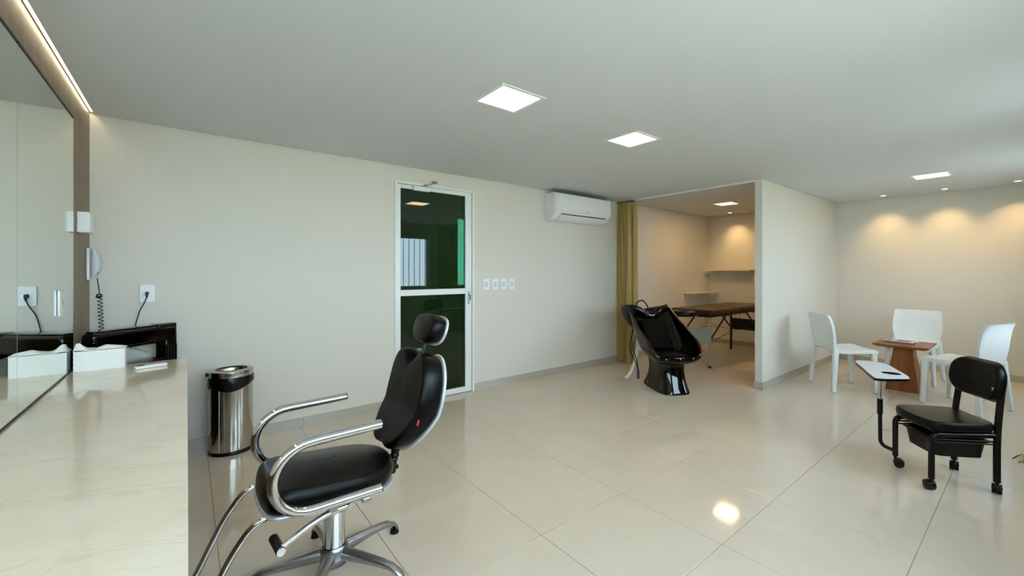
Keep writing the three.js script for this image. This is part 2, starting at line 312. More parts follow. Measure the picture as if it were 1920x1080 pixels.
function spotLamp(X, D, label, cd = SPOT_CD) {
  const t = thing('downlight', label, 'spotlight', P(X, D, H), 0, 'small round downlights along the end wall');
  obj('ring', lathe([[0.024, -0.001], [0.026, -0.006], [0.036, -0.005], [0.039, -0.0005]], 28), M.whiteMetal, t);
  obj('lens', cyl(0.0245, 0.0245, 0.004, 0, -0.006, 0, 28), M.lens, t);
  const l = new THREE.SpotLight(LAMP, cd, 0, 0.78, 1, 2); l.position.set(0, -0.012, 0); l.target.position.set(0.36, -1, 0); l.castShadow = true; l.shadow.radius = 1; t.add(l, l.target);
}
spotLamp(6.985, 1.335, 'small round downlight nearest the corner with the partition');
spotLamp(6.985, 0.745, 'small round downlight in the middle of the end-wall row');
spotLamp(6.985, 0.16, 'small round downlight at the right edge of the end-wall row');
spotLamp(7.02, 3.40, 'small round downlight in the alcove above the shelf', SPOT_CD * 1.0);
{ // LED strip in the ceiling gap along the wood panelling
  const t = thing('led_strip', 'glowing LED strip in the ceiling gap above the mirrors', 'led strip', P(XL + 0.012, (DB + DR) / 2, H + 0.004)), L = DB - DR - 0.04;
  obj('channel', [box(0.02, 0.002, L, 0, 0.014, 0)], M.alu, t);
  obj('glow_tape', box(0.014, 0.003, L, 0, 0.0115, 0), M.strip, t);
  const l = new THREE.RectAreaLight(new THREE.Color().setRGB(1, 0.86, 0.6), STRIP_NITS, 0.014, L); l.position.set(0, 0.008, 0); l.rotation.x = -Math.PI / 2; l.castShadow = true; t.add(l);
}

// ---------------------------------------------------------------- mirror wall, counter and what is on them
const MX = XL + 0.006, CY = 0.745, CE = 3.385;
[[2.392, 3.375, 'mirror panel at the far end beside the wood strip'], [1.405, 2.388, 'second mirror panel from the wood strip'], [0.42, 1.401, 'third mirror panel from the wood strip'], [-0.53, 0.416, 'mirror panel nearest the windows']].forEach(([a, b, label]) => {
  const m = thing('wall_mirror', label, 'mirror', P(MX, (a + b) / 2, CY + 0.006), 0, 'mirror panels above the counter'), h = 2.105 - CY - 0.006, w = b - a;
  obj('glass', box(0.005, h - 0.006, w, -0.0015, h / 2, 0), M.mirror, m);
  for (const e of [-1, 1]) obj('polished_edge', box(0.005, h - 0.006, 0.0015, -0.0015, h / 2, e * (w / 2 + 0.0006)), M.glassEdge, m);
  obj('top_channel', box(0.008, 0.007, w, 0, h, 0), M.dark, m);
  obj('bottom_channel', box(0.007, 0.005, w, 0, -0.001, 0), M.dark, m);
});
{
  const c = thing('counter', 'long cream marble counter top under the mirrors', 'counter', P(0, 0, 0));
  obj('countertop', uvMetres(rbox(-XL, 0.03, CE - DR - 0.01, 0.002, XL / 2 + 0.002, CY - 0.015, -(CE + DR + 0.01) / 2)), M.marble, c);
  obj('apron', uvMetres(span(-0.026, 0.0, CY - 0.17, CY - 0.031, DR + 0.01, CE - 0.002)), M.marble, c);
  obj('end_panel', uvMetres(span(XL + 0.002, -0.027, 0.001, CY - 0.031, CE - 0.032, CE - 0.002)), M.marble, c);
  obj('support', uvMetres(span(XL + 0.002, -0.06, 0.001, CY - 0.031, 0.9, 0.93)), M.marble, c);
}
{ // pack of paper towels in torn film
  const t = thing('paper_towel_pack', 'white paper towel pack in torn clear film on counter', 'paper towels', P(-0.36, 3.335, CY));
  const rings = [], r = rng(9);
  for (let i = 0; i <= 8; i++) { const y = 0.106 * i / 8, ring = []; for (let k = 0; k < 40; k++) { const a = k / 40 * 2 * Math.PI, c = Math.cos(a), s = Math.sin(a), q = Math.max(Math.abs(c), Math.abs(s)), w = 0.0985 - 0.001 * (i % 2), d = 0.048; ring.push(v3(c / q * w * (1 - 0.02 * Math.abs(s)), y, s / q * d)); } rings.push(ring); }
  obj('towel_stack', loft(rings, { crease: 0.6 }), M.whitePaper, t);
  const top = [];                                                   // crumpled film over the top
  for (let i = 0; i <= 10; i++) { const z = -0.05 + 0.1 * i / 10, row = []; for (let k = 0; k <= 18; k++) { const x = -0.1 + 0.2 * k / 18, e = Math.min(1, Math.min(0.1 - Math.abs(x), 0.052 - Math.abs(z)) / 0.012 + 0.02), hmp = 0.036 * Math.exp(-(((x + 0.083) / 0.026) ** 2)) + 0.017 * Math.exp(-(((x - 0.025) / 0.032) ** 2)) + 0.008 * Math.exp(-(((x - 0.07) / 0.03) ** 2)); row.push(v3(x + 0.003 * (r() - 0.5), 0.1065 + Math.max(0, e) * (hmp * (0.8 + 0.4 * Math.sin(z * 60)) + 0.006 * r()), z)); } top.push(row); }
  obj('crumpled_top', loft(top, { closed: false }), M.whitePaper, t);
  const fl = [];
  for (let i = 0; i <= 8; i++) { const s = i / 8, row = []; for (let k = 0; k <= 24; k++) { const a = k / 24 * 2 * Math.PI, c = Math.cos(a), sn = Math.sin(a), q = Math.max(Math.abs(c), Math.abs(sn)); const hh = 0.052 * (1 - 0.62 * s), dd = 0.047 * (1 - 0.5 * s); row.push(v3(0.099 + 0.10 * s + 0.014 * s * Math.sin(3 * a), 0.054 - 0.012 * s + c / q * hh * (1 + 0.12 * s * Math.sin(5 * a)), sn / q * dd * (1 + 0.15 * s * Math.cos(4 * a)))); } fl.push(row); }
  obj('torn_film', loft(fl, { closed: false }), M.film, t);
}
{
  const t = thing('remote_control', 'slim white remote control lying on the marble counter', 'remote control', P(-0.152, 3.182, CY), Math.atan2(-0.035, 0.12) + Math.PI / 2 + 0.56);
  t.rotation.y = 0.28;
  obj('body', rbox(0.132, 0.016, 0.04, 0.006, 0, 0.0085, 0), M.whitePlastic, t);
  obj('screen', rbox(0.032, 0.001, 0.026, 0.0004, -0.043, 0.0169, 0), M.dark, t);
  for (let i = 0; i < 5; i++) for (const z of [-0.009, 0.009]) obj('button', rbox(0.009, 0.002, 0.009, 0.0009, -0.012 + i * 0.016, 0.0172, z), M.trim, t);
}
{ // black framed equipment standing across the corner behind the counter
  const a = P(-0.44, 3.52), b = P(-0.075, 3.84), t = thing('black_equipment_frame', 'glossy black frame-like equipment with rectangular opening behind counter end', 'equipment', a.clone().lerp(b, 0.5), 0);
  const L = a.distanceTo(b); t.rotation.y = Math.atan2(-(b.z - a.z), b.x - a.x);
  const d = 0.09;
  obj('top_bar', [rbox(L, 0.11, d, 0.022, 0, 0.862, 0), rbox(L * 0.84, 0.02, d * 0.7, 0.009, -0.02, 0.917, -0.005), rbox(0.12, 0.03, d * 0.92, 0.012, L / 2 - 0.062, 0.915, 0)], M.blackGloss, t);
  for (const e of [-1, 1]) obj('side_post', rbox(0.08, 0.86, d * 0.98, 0.016, e * (L / 2 - 0.041), 0.45, 0), M.blackGloss, t);
  for (let k = 0; k < 4; k++) obj('rib', rbox(0.006, 0.7, 0.008, 0.003, L / 2 - 0.068 + k * 0.018, 0.44, d / 2 + 0.001), M.black, t);
  obj('lower_bar', rbox(L - 0.15, 0.69, d * 0.9, 0.02, 0, 0.37, 0), M.blackGloss, t);
  obj('foot', [rbox(L, 0.03, d + 0.06, 0.012, 0, 0.0155, 0)], M.black, t);
}
function socketPlate(name, label, cat, pos, turn, w, h, kind) {
  const t = thing(name, label, cat, pos, turn, kind === 'rocker' ? 'row of white wall switches' : undefined);
  obj('plate', rbox(w, h, 0.009, 0.003, 0, 0, 0.005), M.whitePlastic, t);
  if (kind === 'rocker') for (const s of [-1, 1]) obj('rocker', rbox(0.036, 0.026, 0.004, 0.0015, 0, s * 0.0145, 0.0105), M.trim, t);
  if (kind === 'socket') { obj('socket_insert', rbox(0.042, 0.024, 0.003, 0.001, 0, 0.002, 0.0105), M.trim, t); }
  return t;
}
['leftmost white switch plate of the four right of the glass door', 'second white switch plate right of the glass door', 'third white switch plate right of the glass door', 'rightmost white switch plate of the four right of the glass door'].forEach((l, i) => socketPlate('switch_plate', l, 'switch', P(2.5 + i * 0.114, DB, 1.136), 0, 0.072, 0.12, 'rocker'));
socketPlate('wall_socket', 'white socket plate on back wall with black plug in it', 'socket', P(-0.206, DB, 1.127), 0, 0.076, 0.12, 'socket');
socketPlate('mirror_socket', 'narrow white socket plate fixed on the mirror', 'socket', P(MX + 0.0015, 3.035, 1.125), Math.PI / 2, 0.075, 0.122, 'socket');
{
  const t = thing('power_cord', 'thin black power cord hanging from the wall socket', 'cord', P(-0.206, DB, 1.127));
  obj('plug', [rbox(0.018, 0.022, 0.03, 0.005, 0, 0.002, 0.027), cyl(0.005, 0.007, 0.02, 0, -0.026, 0.036, 10)], M.dark, t);
  obj('cable', tube(smooth([v3(0, -0.022, 0.037), v3(-0.012, -0.06, 0.03), v3(-0.034, -0.11, 0.02), v3(-0.046, -0.16, 0.018), v3(-0.058, -0.22, 0.03), v3(-0.07, -0.3, 0.06), v3(-0.075, -0.36, 0.07)], 30), 0.0032, 8), M.dark, t);
}
{
  const t = thing('junction_box', 'white square box mounted high on the wood strip', 'wall box', P(XL, 3.56, 1.556));
  obj('body', rbox(0.05, 0.118, 0.12, 0.006, 0.0255, 0, 0), M.whitePlastic, t);
  obj('cover', rbox(0.005, 0.11, 0.112, 0.002, 0.0525, 0, 0), M.whitePlastic, t);
}
{ // wall intercom
  const t = thing('intercom_phone', 'grey white intercom handset with coiled black cord on the wood strip', 'intercom', P(XL, 3.835, 1.322));
  obj('base_plate', rbox(0.014, 0.2, 0.075, 0.005, 0.0075, 0, 0), M.whitePlastic, t);
  const rings = [];
  for (let i = 0; i <= 14; i++) { const s = i / 14, y = 0.096 - 0.182 * s, bow = Math.sin(Math.PI * s), ring = []; const x = 0.026 + 0.014 * Math.pow(bow, 0.6), wd = 0.016 + 0.006 * Math.pow(Math.abs(2 * s - 1), 2), th = (0.011 + 0.014 * bow) * Math.min(1, 0.4 + 6 * Math.min(s, 1 - s)); for (let k = 0; k < 18; k++) { const a = k / 18 * 2 * Math.PI; ring.push(v3(x + th * Math.cos(a), y, wd * 1.4 * Math.sin(a))); } rings.push(ring); }
  const h = obj('handset', loft(rings), M.greyPlastic, t);
  obj('hook_button', cyl(0.004, 0.004, 0.004, 0.05, -0.06, 0.018, 10), M.dark, h);
  const c = []; for (let i = 0; i <= 10; i++) c.push(v3(0.045 + 0.01 * i / 10, -0.088 - 0.105 * i / 10, 0.004 * Math.sin(i)));
  const turns = 11, N = turns * 14; for (let i = 0; i <= N; i++) { const s = i / N, a = s * turns * 2 * Math.PI; c.push(v3(0.055 + 0.011 * Math.cos(a) + 0.008 * s, -0.2 - 0.25 * s, 0.011 * Math.sin(a))); }
  obj('coiled_cord', [tube(c, 0.0026, 6), new THREE.TorusGeometry(0.011, 0.004, 6, 14).translate(0.053, -0.2, 0), new THREE.TorusGeometry(0.01, 0.004, 6, 14).rotateX(1.2).translate(0.05, -0.207, 0)], M.dark, t);
}

// ---------------------------------------------------------------- steel bin
{
  const t = thing('steel_bin', 'brushed steel waste bin with black liner edge by the wall', 'waste bin', P(0.243, 3.75, 0)), R = 0.128;
  obj('body', lathe([[R - 0.003, 0.02], [R - 0.001, 0.022], [R, 0.03], [R, 0.5], [R - 0.002, 0.505], [R - 0.004, 0.5], [R - 0.004, 0.03]], 56), M.steel, t);
  obj('base_ring', lathe([[0, 0.001], [R + 0.004, 0.001], [R + 0.006, 0.008], [R + 0.004, 0.022], [R - 0.002, 0.026]], 56), M.black, t);
  const ring = []; const r = rng(4);
  for (let i = 0; i <= 6; i++) { const row = []; for (let k = 0; k < 72; k++) { const a = k / 72 * 2 * Math.PI, low = 0.47 - 0.022 * Math.sin(a - 0.6) + 0.01 * Math.sin(3 * a), y = 0.535 - (0.535 - low) * i / 6, rr = R + 0.002 + 0.004 * Math.sin(Math.PI * i / 6) + 0.0016 * Math.sin(11 * a + i) + 0.0012 * r(); row.push(v3(Math.cos(a) * rr, y, Math.sin(a) * rr)); } ring.push(row); }
  obj('liner', loft(ring, { caps: false }), M.black, t);
  obj('liner_knot', rbox(0.03, 0.025, 0.03, 0.01, -R - 0.004, 0.55, -0.03), M.black, t);
  const lid = obj('lid', lathe([[R - 0.006, 0.53], [R + 0.001, 0.532], [R + 0.001, 0.572], [R - 0.004, 0.579], [R - 0.03, 0.581], [R - 0.036, 0.577], [R - 0.04, 0.55]], 56), M.steel, t);
  obj('opening_rim', lathe([[R - 0.04, 0.572], [R - 0.037, 0.579], [R - 0.034, 0.58]], 48), M.black, lid);
  obj('inner_bag', lathe([[0.001, 0.2], [R - 0.045, 0.22], [R - 0.04, 0.55]], 40), M.black, t);
  obj('seam', box(0.003, 0.44, 0.002, -0.075, 0.25, 0.1045), M.trim, t);
}

// ---------------------------------------------------------------- hydraulic salon chair (faces the mirrors; local +z forward)
{
  const t = thing('salon_chair', 'black leather hydraulic salon chair with headrest and chrome loop arms', 'salon chair', P(0.478, 1.94, 0), face(-1, 0));
  const F = (X, D, y) => v3(1.94 - D, y, 0.478 - X);                // plan to local
  for (let k = 0; k < 5; k++) {                                     // star base
    const a = (19 + 72 * k) * Math.PI / 180, dx = Math.cos(a), dd = Math.sin(a), ring = [];
    const prof = [[0.03, 0.085, 0.024, 0.03], [0.09, 0.082, 0.022, 0.026], [0.16, 0.078, 0.019, 0.021], [0.23, 0.071, 0.017, 0.018], [0.275, 0.061, 0.017, 0.017], [0.305, 0.046, 0.018, 0.014], [0.318, 0.028, 0.018, 0.011], [0.318, 0.016, 0.016, 0.008]];
    for (const [r, y, w, h] of prof) { const row = [], tilt = r > 0.27 ? (r - 0.27) / 0.05 : 0; for (let j = 0; j < 14; j++) { const q = j / 14 * 2 * Math.PI, c = Math.cos(q), s = Math.sin(q); const up = h * s * (1 - 0.8 * tilt), out = h * s * 0.9 * tilt; const R = r + out; row.push(F(0.478 + dx * R - dd * w * c, 1.94 + dd * R + dx * w * c, y + up)); } ring.push(row); }
    const leg = obj('base_leg', loft(ring), M.alu, t);
    const fp = F(0.478 + dx * 0.313, 1.94 + dd * 0.313, 0.0005); obj('foot_pad', cyl(0.021, 0.019, 0.017, fp.x, fp.y, fp.z, 18), M.black, leg);
  }
  obj('hub', lathe([[0.001, 0.035], [0.05, 0.04], [0.058, 0.07], [0.054, 0.105], [0.045, 0.118]], 36), M.alu, t);
  obj('column', [cyl(0.042, 0.042, 0.19, 0, 0.09, 0), cyl(0.036, 0.036, 0.1, 0, 0.28, 0)], M.chrome, t);
  obj('mount_plate', [rbox(0.2, 0.02, 0.26, 0.005, 0, 0.366, 0.02), rbox(0.47, 0.02, 0.035, 0.006, 0, 0.385, 0.06), rbox(0.47, 0.02, 0.035, 0.006, 0, 0.38, -0.06)], M.alu, t);
  // seat: tilted cushion
  const seat = new THREE.Group(); seat.name = 'seat'; t.add(seat);
  seat.position.set(0, 0.43, 0.02); seat.rotation.x = -0.085;
  const SP = [[-0.185, 0.225], [-0.1, 0.247], [0, 0.252], [0.1, 0.247], [0.185, 0.225], [0.2, 0.15], [0.2, 0.0], [0.195, -0.1], [0.165, -0.18], [0.1, -0.235], [0, -0.252], [-0.1, -0.235], [-0.165, -0.18], [-0.195, -0.1], [-0.2, 0.0], [-0.2, 0.15]];
  const sh = outline(SP.map(([x, y]) => [x, y]));
  // built flat (front of the pad up), then laid down: pad x = chair x, pad y = -chair z
  obj('cushion', cushion(SP.map(([x, y]) => [x, -y]), 0.096, 0.03, 0.012, (v) => { const f = Math.max(0, -v.y - 0.14) / 0.11; v.z -= (v.z > -0.03 ? 0.024 : 0.012) * f * f; if (v.z > 0.02) v.z += 0.006 * Math.cos(v.x * 14) * (1 - f) - 0.004; }).rotateX(-Math.PI / 2), M.leather, seat);
  obj('edge_trim', pad(sh, 0.014, 0.005, 2).rotateX(Math.PI / 2).scale(1.012, 1, 1.012).translate(0, -0.052, 0), M.trim, seat);
  obj('centre_button', new THREE.SphereGeometry(0.007, 12, 8).scale(1, 0.4, 1).translate(0.0, 0.0615, -0.02), M.leather, seat);
  // backrest
  const back = new THREE.Group(); back.name = 'backrest'; t.add(back);
  back.position.copy(F(0.742, 1.94, 0.47)); back.rotation.x = -0.27;
  const BP = [[0, 0.005], [0.07, 0.0], [0.13, 0.03], [0.18, 0.1], [0.205, 0.19], [0.207, 0.28], [0.188, 0.37], [0.15, 0.425], [0.1, 0.44], [0.055, 0.425], [0.02, 0.395], [0, 0.388], [-0.02, 0.395], [-0.055, 0.425], [-0.1, 0.44], [-0.15, 0.425], [-0.188, 0.37], [-0.207, 0.28], [-0.205, 0.19], [-0.18, 0.1], [-0.13, 0.03], [-0.07, 0.0]];
  const hollow = (v) => { const y = v.y; v.z += 0.05 * Math.max(0, 0.18 - y) / 0.18 - 0.02 * Math.sin(Math.PI * Math.min(1, Math.max(0, y / 0.44))) - (v.z > 0.02 ? 0.012 * Math.cos(v.x * 8) - 0.006 : 0); };
  obj('cushion', cushion(BP, 0.1, 0.03, 0.01, hollow), M.leather, back);
  obj('edge_trim', cushion(BP.map(([x, y]) => [x * 1.015, (y - 0.22) * 1.015 + 0.22]), 0.014, 0.005, 0, (v) => { v.z -= 0.05; hollow(v); }), M.trim, back);
  obj('care_tag', box(0.001, 0.024, 0.008, 0.199, 0.15, 0.02), std(0xb5392c, 0.6), back);
  // hinge between seat and back
  const hp = smooth([F(0.66, 1.94, 0.365), F(0.715, 1.94, 0.375), F(0.735, 1.94, 0.42), F(0.75, 1.94, 0.5), F(0.79, 1.94, 0.56)], 60);
  obj('back_hinge', [tube(hp, (s) => 0.017 + 0.0035 * Math.abs(Math.sin(s * 40)), 14), rbox(0.05, 0.03, 0.04, 0.008, 0, 0.362, F(0.715, 0, 0).z), cyl(0.012, 0.012, 0.05, 0.0, 0, 0, 14).rotateZ(Math.PI / 2).translate(0.01, 0.37, F(0.74, 0, 0).z)], M.black, t);
  // headrest
  const head = new THREE.Group(); head.name = 'headrest'; t.add(head); head.position.copy(F(0.905, 1.94, 0.995)); head.rotation.x = -0.3;
  const HP = [[-0.115, 0.0], [-0.105, 0.05], [-0.06, 0.07], [0, 0.072], [0.06, 0.07], [0.105, 0.05], [0.115, 0], [0.095, -0.045], [0.05, -0.068], [0, -0.072], [-0.05, -0.068], [-0.095, -0.045]];
  obj('cushion', cushion(HP, 0.075, 0.026, 0.006), M.leather, head);
  obj('edge_trim', cushion(HP.map(([x, y]) => [x * 1.02, y * 1.03]), 0.012, 0.004, 0, (v) => { v.z -= 0.036; }), M.trim, head);
  obj('headrest_post', tube([F(0.855, 1.94, 0.8), F(0.882, 1.94, 0.9), F(0.905, 1.94, 0.97)], 0.01, 12), M.black, t);
  // chrome loop arms
  for (const D of [1.70, 2.185]) {
    const loop = [F(0.59, D, 0.668), F(0.36, D, 0.662)];
    for (let k = 0; k <= 18; k++) { const a = Math.PI / 2 + Math.PI * k / 18; loop.push(F(0.348 + 0.124 * Math.cos(a), D, 0.538 + 0.124 * Math.sin(a))); }
    loop.push(F(0.36, D, 0.413), F(0.59, D, 0.413));
    const arm = obj('armrest', tube(loop, 0.0175, 18), M.chrome, t);
    for (const y of [0.668, 0.413]) obj('end_cap', tube([F(0.588, D, y), F(0.594, D, y)], 0.0165, 16), M.black, arm);
  }
  // footrest
  for (const D of [1.79, 2.09]) obj('footrest_tube', tube(fillet([F(0.32, D, 0.385), F(0.19, D, 0.40), F(0.115, D, 0.3), F(0.012, D, 0.08), F(-0.08, D, 0.055)], 0.06), 0.0115, 14), M.chrome, t);
  obj('footrest_bar', [tube([F(-0.08, 1.77, 0.055), F(-0.08, 2.11, 0.055)], 0.0115, 14), rbox(0.3, 0.012, 0.09, 0.004, 0, 0.068, F(-0.04, 1.94, 0).z)], M.chrome, t);
  // pump lever
  const lv = obj('pump_lever', [tube(smooth([F(0.48, 1.73, 0.372), F(0.41, 1.722, 0.37), F(0.33, 1.705, 0.354), F(0.25, 1.69, 0.323)], 24), (s) => 0.0135 - 0.0035 * s, 12), tube([F(0.482, 1.86, 0.372), F(0.482, 1.712, 0.372)], 0.014, 14)], M.chrome, t);
  obj('grip', tube([F(0.245, 1.68, 0.317), F(0.243, 1.70, 0.317), F(0.237, 1.78, 0.317)], 0.0155, 16), M.black, lv);
  obj('grip_end', tube([F(0.2455, 1.673, 0.317), F(0.245, 1.682, 0.317)], 0.014, 14), M.chrome, lv);
}

// ---------------------------------------------------------------- air conditioner
{
  const t = thing('air_conditioner', 'white split air conditioner high on the back wall', 'air conditioner', P(3.84, DB, 1.905)), W = 0.99;
  const prof = [[0.002, 0.0], [0.1, 0.004], [0.15, 0.028], [0.185, 0.066], [0.2, 0.1], [0.204, 0.2], [0.198, 0.3], [0.185, 0.322], [0.16, 0.328], [0.002, 0.328]];
  const body = []; for (const [x, k] of [[-W / 2, 0.94], [-W / 2 + 0.012, 0.985], [-W / 2 + 0.03, 1], [W / 2 - 0.03, 1], [W / 2 - 0.012, 0.985], [W / 2, 0.94]]) body.push(prof.map(([d, y]) => v3(x, 0.164 + (y - 0.164) * (0.5 + k / 2), d * k)));
  obj('body', loft(body, { crease: 0.7 }), M.whitePlastic, t);
  const pp = [[0.2045, 0.104], [0.209, 0.106], [0.2125, 0.2], [0.207, 0.3], [0.2, 0.316], [0.1975, 0.3], [0.203, 0.2]];
  const pan = [-W / 2 + 0.012, W / 2 - 0.012].map((x) => pp.map(([d, y]) => v3(x, y, d))); obj('front_panel', loft(pan, { crease: 0.6 }), M.whitePlastic, t);
  const flap = [-W / 2 + 0.09, W / 2 - 0.09].map((x) => [[0.1, 0.0], [0.15, 0.022], [0.187, 0.062], [0.19, 0.06], [0.153, 0.016], [0.102, -0.005]].map(([d, y]) => v3(x, y, d))); obj('louvre', loft(flap, { crease: 0.6 }), M.whitePlastic, t);
  obj('outlet_slot', box(W - 0.2, 0.01, 0.006, 0, 0.07, 0.188), M.dark, t);
  obj('intake_grille', box(W - 0.06, 0.004, 0.15, 0, 0.3295, 0.09), M.dark, t);
  obj('maker_mark', [box(0.012, 0.011, 0.001, 0.03, 0.125, 0.2112), box(0.012, 0.009, 0.001, 0.046, 0.125, 0.2112), box(0.012, 0.009, 0.001, 0.061, 0.125, 0.2112)], M.palegrey, t);
}

function sheet(d0, d1, x0, amp, n, y0, y1, pinch, ph, lean) {       // pleated cloth hung along D
  const rings = [], K = 140, R = 26;
  for (let i = 0; i <= R; i++) { const s = i / R, y = y0 + (y1 - y0) * s, front = [], rear = [];
    for (let k = 0; k <= K; k++) { const u = k / K, head = pinch + (1 - pinch) * Math.min(1, (1 - s) / 0.09), a = u * n * 2 * Math.PI + ph + 0.35 * Math.sin(5 * u + 3 * s), w = amp * head * (0.8 + 0.3 * Math.sin(3 * u + 1)) * (0.78 + 0.22 * Math.sin(s * 4 + 7 * u)), x = x0 + w * Math.sin(a) + lean * (1 - s), D = d0 + (d1 - d0) * u + 0.42 * (d1 - d0) / n * head * Math.sin(2 * a) * 0.5; front.push(v3(x, y, -D)); rear.push(v3(x + 0.003, y, -D)); }
    rings.push([...front, ...rear.reverse()]); }
  return loft(rings);
}
// ---------------------------------------------------------------- alcove: curtain, shelves, massage table
{
  const t = thing('alcove_curtain', 'beige gathered curtain drawn aside at the alcove opening', 'curtain', P(4.7, 3.74, 0));
  obj('gathered_fabric', sheet(-0.07, 0.165, 0, 0.06, 5, 0.012, H - 0.025, 0.5, 0, 0), M.curtain, t);
  obj('loose_edge', sheet(-0.15, -0.06, 0.035, 0.022, 1.2, 0.014, H - 0.03, 0.6, 0.6, -0.01), M.curtain, t);
  obj('header_tape', span(-0.03, 0.03, H - 0.03, H - 0.0215, -0.11, 0.16), M.dark, t);
}
{
  const bracket = (t, place) => { const g = [box(0.012, 0.17, 0.004), box(0.012, 0.004, 0.2)]; const m = obj('bracket', [box(0.02, 0.15, 0.004, 0, -0.077, 0.003), box(0.02, 0.004, 0.19, 0, -0.003, 0.095), tube([v3(0, -0.14, 0.006), v3(0, -0.008, 0.17)], 0.006, 8)], M.whiteMetal, t); m.position.copy(place); return m; };
  const a = thing('wall_shelf', 'upper cream shelf on white brackets at the alcove end wall', 'shelf', P(XR, 3.5, 1.29), -Math.PI / 2);
  obj('board', rbox(0.78, 0.02, 0.22, 0.003, 0, 0.01, 0.111), M.shelf, a); for (const x of [-0.3, 0.3]) bracket(a, v3(x, 0, 0));
  const b = thing('wall_shelf', 'lower cream shelf on the alcove wall behind the massage table', 'shelf', P(6.86, DB, 0.9));
  obj('board', rbox(0.8, 0.02, 0.22, 0.003, 0, 0.01, 0.111), M.shelf, b); for (const x of [-0.32, 0.3]) bracket(b, v3(x, 0, 0));
}
{
  const t = thing('massage_table', 'brown padded folding massage table with face cradle in the alcove', 'massage table', P(6.08, 3.07, 0)), y0 = 0.7, y1 = 0.77, L = 0.87, W = 0.6;
  for (const s of [-1, 1]) {
    const p = obj('padded_section', [rbox(L - 0.004, 0.06, W, 0.026, s * L / 2, y1 - 0.03, 0, 5)], M.brownLeather, t);
    obj('section_frame', [box(L - 0.03, 0.045, 0.02, s * L / 2, y0 - 0.005, W / 2 - 0.035), box(L - 0.03, 0.045, 0.02, s * L / 2, y0 - 0.005, -W / 2 + 0.035), box(0.02, 0.045, W - 0.09, s * (L - 0.03), y0 - 0.005, 0)], M.dark, p);
    const X = s * 0.795;
    for (const z of [-0.24, 0.24]) {
      const leg = obj('leg', [rbox(0.03, 0.66, 0.03, 0.004, X, 0.36, z)], s < 0 ? M.palegrey : M.maroon, t);
      obj('foot', cyl(0.02, 0.018, 0.03, X, 0.001, z, 14), M.maroon, leg);
      obj('brace', [tube([v3(X, 0.33, z * 0.92), v3(s * 0.28, 0.69, z * 0.92)], 0.012, 8)], M.maroon, t);
      obj('tension_cable', [tube([v3(X, 0.31, z), v3(0, 0.5, z), v3(s * 0.1, 0.69, z)], 0.0025, 6), tube([v3(X, 0.35, z), v3(-X * 0.2, 0.46, z)], 0.0025, 6)], M.dark, t);
    }
    obj('end_panel', box(0.014, 0.18, 0.45, X, 0.425, 0), s < 0 ? M.palegrey : M.dark, t);
  }
  for (const [x, z] of [[-0.42, 0.31], [0.1, 0.31], [0.34, 0.31], [0.44, 0.31]]) obj('knob', [new THREE.SphereGeometry(0.02, 16, 10).translate(x, y0 - 0.01, z)], M.dark, t);
  const c = obj('face_cradle', new THREE.TorusGeometry(0.1, 0.042, 12, 32).rotateX(Math.PI / 2).scale(1.15, 0.9, 1.3).translate(-L - 0.19, 0.725, 0.0), M.black, t);
  obj('cradle_bar', [bar(v3(-L - 0.15, 0.69, -0.09), v3(-L + 0.1, 0.69, -0.09), 0.01), bar(v3(-L - 0.15, 0.69, 0.09), v3(-L + 0.1, 0.69, 0.09), 0.01)], M.alu, c);
}

